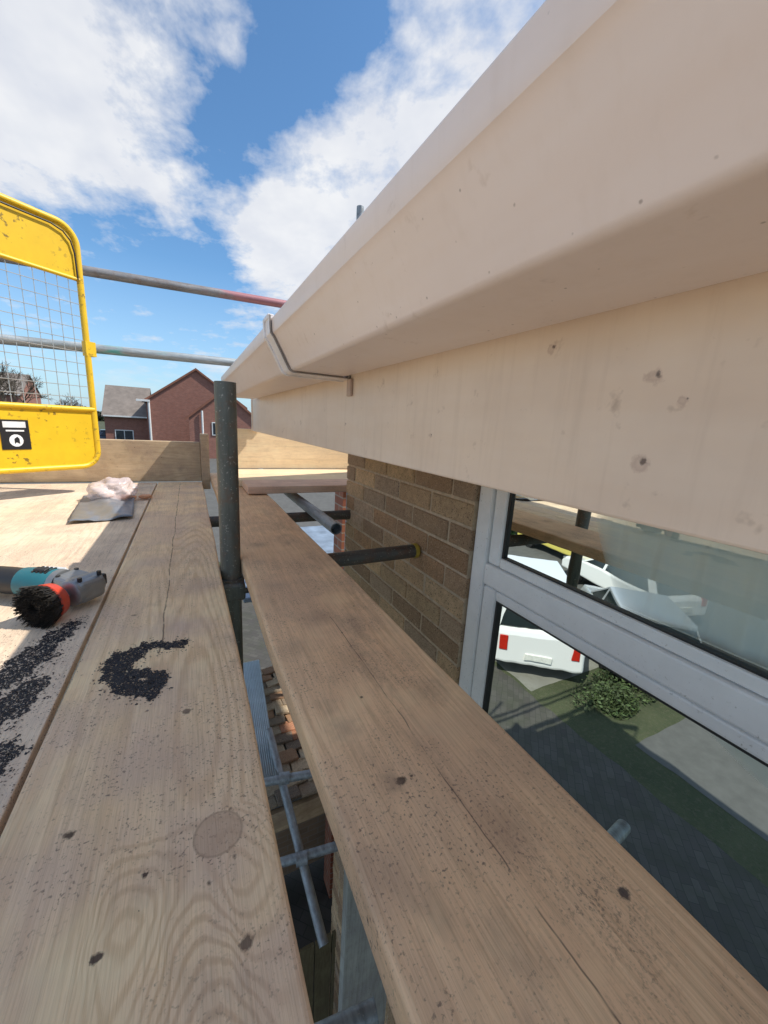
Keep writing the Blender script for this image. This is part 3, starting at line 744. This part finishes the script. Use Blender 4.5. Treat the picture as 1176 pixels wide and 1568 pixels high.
porch=empty("porch_roof")
V=[];F=[];C=[]
palT=[(.50,.30,.18),(.62,.50,.34),(.36,.30,.22),(.66,.56,.40),(.24,.20,.16),(.52,.24,.14),(.56,.46,.32)]
def tile(x,y,z,w,l,h,tilt,c):
    v,f=boxvf(-w/2,w/2,-l/2,l/2,0,h); n=len(V)
    rz=random.uniform(-.14,.14)
    mt=Matrix.Translation((x,y,z))@Euler((tilt,random.uniform(-.10,.10),rz)).to_matrix().to_4x4()
    V.extend([mt@Vector(q) for q in v]); F.extend([tuple(i+n for i in q) for q in f]); C.extend([c]*6)
for r_ in range(15):
    for c_ in range(11):
        x=.30+c_*.150+(r_%2)*.07; y=2.02+r_*.095
        k=random.uniform(.7,1.15); cc=random.choice(palT)
        tile(x+random.uniform(-.01,.01),y,-2.36+random.uniform(0,.02),.145,.12,.02,R(-8),tuple(q*k for q in cc))
mesh_obj("tiles",V,F,m_brickA,porch,.003,1,cols=C)
box("deck",-.5,2.2,1.99,3.42,-2.42,-2.37,m_greyw,porch,.004)
box("front_fascia",.30,2.2,1.95,1.985,-2.52,-2.37,m_toe,porch,.003)
box("side_wall",-.45,2.2,3.3,3.4,-4.9,-2.43,m_bt,porch,0)
m_blue=plain("blue_metal",(.50,.58,.62),.45,.2,var=.15,scale=6,dirt=(.2,.2,.2),dscale=30)
V=[];F=[];n=100
for i in range(n+1):
    x=i/n; zz_=.004*math.sin(x*2*math.pi*12)
    V+=[(.245+x*.155,2.02,-2.20+zz_),(.335+x*.155,3.35,-2.20+zz_)]
for i in range(n): F.append((2*i,2*i+1,2*i+3,2*i+2))
ob=mesh_obj("corrugated_metal_sheet",V,F,m_blue,smooth=True); md=ob.modifiers.new("s",'SOLIDIFY'); md.thickness=.002
fe=empty("wooden_fence")
m_fw=wood("fence_wood",(.17,.14,.08),(.11,.09,.05),(.21,.18,.10),9.,axis='Z',patch=.3)
multibox("pales",[(x,x+.11,1.75,1.77,-5,-3.3) for x in [-.6+i*.118 for i in range(20)]],m_fw,fe,.002)
box("top_rail",-.6,1.75,1.77,1.81,-3.5,-3.42,m_fw,fe)
m_lead=plain("lead_sheet",(.22,.28,.36),.5,.2,var=.3,scale=8,bump=.3)
box("lead_flat_roof",.30,2.6,2.75,4.6,-1.32,-1.28,m_lead,bevel=.01)
m_red2=brick_tex("red_brick",(.46,.17,.09),(.36,.12,.07),(.45,.38,.30))
box("red_brick_wall",1.12,4.0,2.95,3.15,-5,-.34,m_red2,bevel=0)

# ------------------------------------------------------------------ distant houses
m_rb=brick_tex("far_brick",(.34,.14,.10),(.25,.10,.075),(.32,.24,.20))
m_rt=plain("far_tile",(.20,.17,.15),.9,var=.2,scale=2)
m_rt2=plain("far_tile_red",(.24,.10,.065),.9,var=.2,scale=2)
m_wg=plain("far_glass",(.03,.04,.05),.1)
m_wp=plain("far_white",(.75,.75,.74),.5)
def tiled_roof(name,x0,x1,y0,y1,ze,zr,axis,mat,parent,th=.12,oh=.3):
    if axis=='Y':
        xm=(x0+x1)/2; sl_=(zr-ze)/(xm-x0); a=oh
        prof=[(x0-a,ze-a*sl_),(xm,zr),(x1+a,ze-a*sl_),(x1+a,ze-a*sl_+th),(xm,zr+th),(x0-a,ze-a*sl_+th)]
        return prism(name,prof,y0-.15,y1+.15,mat,parent)
    ym=(y0+y1)/2; sl_=(zr-ze)/(ym-y0); a=oh
    P=[(y0-a,ze-a*sl_),(ym,zr),(y1+a,ze-a*sl_),(y1+a,ze-a*sl_+th),(ym,zr+th),(y0-a,ze-a*sl_+th)]
    V=[(x0-.15,p,q) for p,q in P]+[(x1+.15,p,q) for p,q in P]
    F=[tuple(range(6)),tuple(range(6,12))]+[(i,(i+1)%6,(i+1)%6+6,i+6) for i in range(6)]
    return mesh_obj(name,V,F,mat,parent)
def bhouse(x0,x1,y0,y1,g_,ze,zr,axis,wins,roofmat=m_rt):
    e=empty("brick_house")
    if axis=='Y':
        xm=(x0+x1)/2
        prism("walls",[(x0,g_),(x1,g_),(x1,ze),(xm,zr),(x0,ze)],y0,y1,m_rb,e)
        for s_ in (0,1):
            xa=x0-.3 if s_==0 else x1+.3; za=ze-.3*(zr-ze)/(xm-x0)
            V=[(xa,y0-.17,za-.05),(xm,y0-.17,zr-.05),(xm,y0-.17,zr+.14),(xa,y0-.17,za+.14),(xa,y0-.14,za-.05),(xm,y0-.14,zr-.05),(xm,y0-.14,zr+.14),(xa,y0-.14,za+.14)]
            mesh_obj("verge_%d"%s_,V,[(0,1,2,3),(4,5,6,7),(0,1,5,4),(1,2,6,5),(2,3,7,6),(3,0,4,7)],m_rt2,e)
    else:
        ym=(y0+y1)/2
        P=[(y0,g_),(y1,g_),(y1,ze),(ym,zr),(y0,ze)]
        V=[(x0,p,q) for p,q in P]+[(x1,p,q) for p,q in P]
        mesh_obj("walls",V,[tuple(range(5)),tuple(range(5,10))]+[(i,(i+1)%5,(i+1)%5+5,i+5) for i in range(5)],m_rb,e)
        box("gutter",x0,x1,y0-.42,y0-.31,ze-.18,ze-.06,m_wp,e)
    tiled_roof("roof",x0,x1,y0,y1,ze+.02,zr+.02,axis,roofmat,e)
    for i,(wx,wz,ww,wh) in enumerate(wins):
        box("window_frame_%d"%i,wx,wx+ww,y0-.05,y0+.02,wz,wz+wh,m_wp,e,0)
        box("window_glass_%d"%i,wx+.07,wx+ww/2-.03,y0-.06,y0-.04,wz+.07,wz+wh-.07,m_wg,e,0)
        box("window_glass_b%d"%i,wx+ww/2+.03,wx+ww-.07,y0-.06,y0-.04,wz+.07,wz+wh-.07,m_wg,e,0)
    return e
h1=bhouse(-3.2,4.8,40,49,-3.2,1.1,4.0,'Y',[])
lathe("downpipe",(-3.0,39.9,-3.2),(0,0,1),[(0,.09),(4.2,.09)],m_wp,h1,8)
box("eaves_return",-3.9,-2.9,39.75,40.0,.95,1.12,m_wp,h1,.01)
h2=bhouse(-6.6,-3.3,42,48,-3.2,-.3,2.2,'X',[(-5.9,-2.6,1.4,1.0)])
h3=bhouse(.05,5.0,33.0,38.0,-3.2,-.1,2.0,'Y',[(1.6,-1.4,.9,1.0)],m_rt2)
lathe("downpipe",(.95,32.85,-3.2),(0,0,1),[(0,.07),(3.6,.07)],m_wp,h3,8)
h4=bhouse(-30,-20,70,78,-3.2,1.5,4.2,'X',[(-28,-1,1.5,1.2),(-24,-1,1.5,1.2)])
h5=bhouse(-60,-46,95,103,-3.2,1.5,4.0,'X',[(-58,-1,1.5,1.2)])

# ------------------------------------------------------------------ vehicles
m_tyre=plain("tyre",(.02,.02,.02),.8); m_hub=plain("hub",(.35,.35,.36),.35,.7)
m_cg=plain("car_glass",(.02,.028,.03),.08)
m_rl=plain("tail_red",(.45,.02,.01),.3); m_pl=plain("plate_w",(.7,.7,.65),.4)
def car(name,loc,rz,col,L=4.1,W=1.72,kind='hatch'):
    e=empty(name,loc); e.rotation_euler=(0,0,rz)
    mc,ntc,bc=newmat(name+"_paint"); bc.inputs["Base Color"].default_value=(*col,1); bc.inputs["Roughness"].default_value=.28; bc.inputs["Coat Weight"].default_value=.6
    h=L/2
    if kind=='van':
        low=[(-h,.35),(-h,1.0),(-h+.05,1.15),(h-1.1,1.15),(h-.15,.98),(h,.75),(h,.35)]; cab=[(-h+.06,1.15),(-h+.16,1.86),(h-1.9,1.88),(h-1.15,1.15)]; top=.84
    else:
        low=[(-h,.35),(-h,.80),(-h+.08,.93),(h-1.25,.93),(h-.2,.78),(h,.62),(h,.35)]; cab=[(-h+.12,.93),(-h+.5,1.42),(h-2.0,1.45),(h-1.15,.93)]; top=.78
    def sect(nm,P,w0,w1f,mat,bev):
        zs=[p[1] for p in P]; z0,z1=min(zs),max(zs); n=len(P); V=[]
        for sgn in (-1,1):
            for (x,z) in P:
                k=(z-z0)/(z1-z0); V.append((x,sgn*w0*(1+(w1f-1)*k)/2,z))
        F=[tuple(range(n)),tuple(range(n,2*n))]+[(i,(i+1)%n,(i+1)%n+n,i+n) for i in range(n)]
        return mesh_obj(nm,V,F,mat,e,bev,3)
    sect("body",low,W,.97,mc,.07)
    sect("cabin_glass",cab,W*.93,top,m_cg,.04)
    xr0,zr0=cab[1]; xr1,zr1=cab[2]; wt=W*.93*top/2
    mesh_obj("roof_panel",*boxvf(xr0-.03,xr1+.03,-wt-.01,wt+.01,zr0-.05,zr1+.03),mc,e,.03,3)
    for sg in (-1,1):
        def pil(n_,xa,za,xb,zb_,wd):
            ya=sg*(W*.93/2+.006); yb=sg*(wt+.008)
            V=[(xa,ya,za),(xa+wd,ya,za),(xb+wd,yb,zb_),(xb,yb,zb_)]; V+=[(a,b-sg*.05,c_) for a,b,c_ in V]
            mesh_obj(n_,V,[(0,1,2,3),(4,5,6,7),(0,1,5,4),(1,2,6,5),(2,3,7,6),(3,0,4,7)],mc,e)
        pil("pillar_a%d"%sg,cab[3][0]-.05,cab[3][1],cab[2][0]-.03,cab[2][1],.09)
        pil("pillar_b%d"%sg,.0 if kind=='hatch' else h-2.6,cab[3][1],-.05 if kind=='hatch' else h-2.65,cab[2][1],.1)
        pil("pillar_c%d"%sg,cab[0][0],cab[0][1],cab[1][0],cab[1][1],.25 if kind=='hatch' else .2)
        for wx in (-h+.75,h-.8):
            lathe("wheel",(wx,sg*(W/2-.17),.31),(0,sg,0),[(0,.29),(.02,.31),(.17,.31),(.19,.28)],m_tyre,e,20)
            lathe("hub",(wx,sg*(W/2+.005),.31),(0,sg,0),[(0,.2),(.022,.18)],m_hub,e,12)
        box("tail_lamp%d"%sg,-h-.02,-h+.06,sg*(W/2-.2)-.07,sg*(W/2-.2)+.07,.65,.98,m_rl,e,.01)
        box("head_lamp%d"%sg,h-.1,h+.01,sg*(W/2-.25)-.16,sg*(W/2-.25)+.16,.58,.72,m_hub,e,.01)
    box("number_plate",-h-.03,-h+.02,-.26,.26,.5,.62,m_pl,e,.003)
    return e
car("parked_car",(-10.9,6.9,-4.995),R(105),(.78,.78,.76))
car("parked_car",(-12.8,10.6,-4.995),R(95),(.62,.52,.12))
car("parked_van",(-6.0,6.5,-4.995),R(128),(.78,.78,.77),4.4,1.8,'van')
car("parked_car",(-8.0,4.9,-4.995),R(135),(.38,.40,.41))
car("parked_car",(-5.7,44.0,-3.2),R(10),(.04,.07,.12))

# ------------------------------------------------------------------ vegetation
m_bark=plain("bark",(.10,.08,.06),.95)
m_leaf,ntx,bx=newmat("leaf"); a=ntx.nodes.new("ShaderNodeAttribute"); a.attribute_name="Col"
ntx.links.new(a.outputs[0],bx.inputs["Base Color"]); bx.inputs["Roughness"].default_value=.7
def bare_tree(loc,ht,seed,name="bare_tree"):
    rt=random.Random(seed); V=[];F=[]
    def seg(a,b,r0,r1):
        d,u,w_=basis(b-a); n=len(V); K_=4
        for (p,r) in ((a,r0),(b,r1)):
            for i in range(K_):
                t_=6.283*i/K_; V.append(p+u*r*math.cos(t_)+w_*r*math.sin(t_))
        for i in range(K_):
            j=(i+1)%K_; F.append((n+i,n+j,n+K_+j,n+K_+i))
    def grow(p,d,L,r,dep):
        q=p+d*L; seg(p,q,r,r*.7)
        if dep==0: return
        for _ in range(3 if dep>1 else 4):
            nd=(d+Vector((rt.gauss(0,.45),rt.gauss(0,.45),rt.gauss(.12,.3)))).normalized()
            grow(q if rt.random()<.6 else p+d*L*rt.uniform(.5,1),nd,L*rt.uniform(.62,.85),r*.62,dep-1)
    grow(Vector((0,0,0)),Vector((0,0,1)),ht*.27,ht*.025,6)
    ob=mesh_obj(name,V,F,m_bark); ob.location=loc; return ob
for i,(x,y,h_) in enumerate([(-17,58,8.),(-20.5,60,9.),(-24,57,7.),(-14,64,5.5)]):
    bare_tree((x,y,-3.2),h_,20+i)
def foliage(name,boxes,num,size,seed,cols):
    rf=random.Random(seed); V=[];F=[];C=[]
    for _ in range(num):
        cx,cy,cz,rx,ry,rz=rf.choice(boxes)
        d=Vector((rf.gauss(0,1),rf.gauss(0,1),rf.gauss(0,1))).normalized()*rf.random()**.35
        p=Vector((cx+d.x*rx,cy+d.y*ry,cz+d.z*rz))
        u=Vector((rf.gauss(0,1),rf.gauss(0,1),rf.gauss(0,1))).normalized(); w_=u.cross(Vector((rf.random(),rf.random(),rf.random()))).normalized()
        s_=size*rf.uniform(.5,1.3); n=len(V)
        V.extend([p-u*s_,p+w_*s_*.5,p+u*s_,p-w_*s_*.5]); F.append((n,n+1,n+2,n+3))
        c=rf.choice(cols); k=rf.uniform(.6,1.3); C.append(tuple(q*k for q in c))
    return mesh_obj(name,V,F,m_leaf,cols=C)
foliage("hedge",[(-13+i*-2.2,52,-2.6+random.uniform(-.2,.5),1.6,1.,1.0) for i in range(16)],9000,.22,5,[(.05,.06,.025),(.035,.045,.02),(.08,.07,.04)])
foliage("distant_tree_line",[(-160+i*7+random.uniform(-3,3),150+random.uniform(-10,10),-2.0+random.uniform(-.5,1.3),6,4,2.2) for i in range(46)],14000,.8,6,[(.06,.08,.05),(.05,.07,.045),(.09,.09,.06)])
foliage("shrub",[(-12.5,14.8,-4.,1.8,1.6,1.4),(-14.2,16,-3.7,1.9,1.7,1.7),(-10.4,15.6,-4.1,1.6,1.5,1.3)],9000,.14,7,[(.08,.16,.03),(.12,.20,.04),(.05,.10,.02)])
foliage("shrub",[(-6.6,3.9,-4.9,1.9,.55,.22),(-5.6,3.7,-4.9,.5,.4,.3)],5000,.04,8,[(.05,.08,.025),(.07,.10,.035),(.04,.055,.02)])
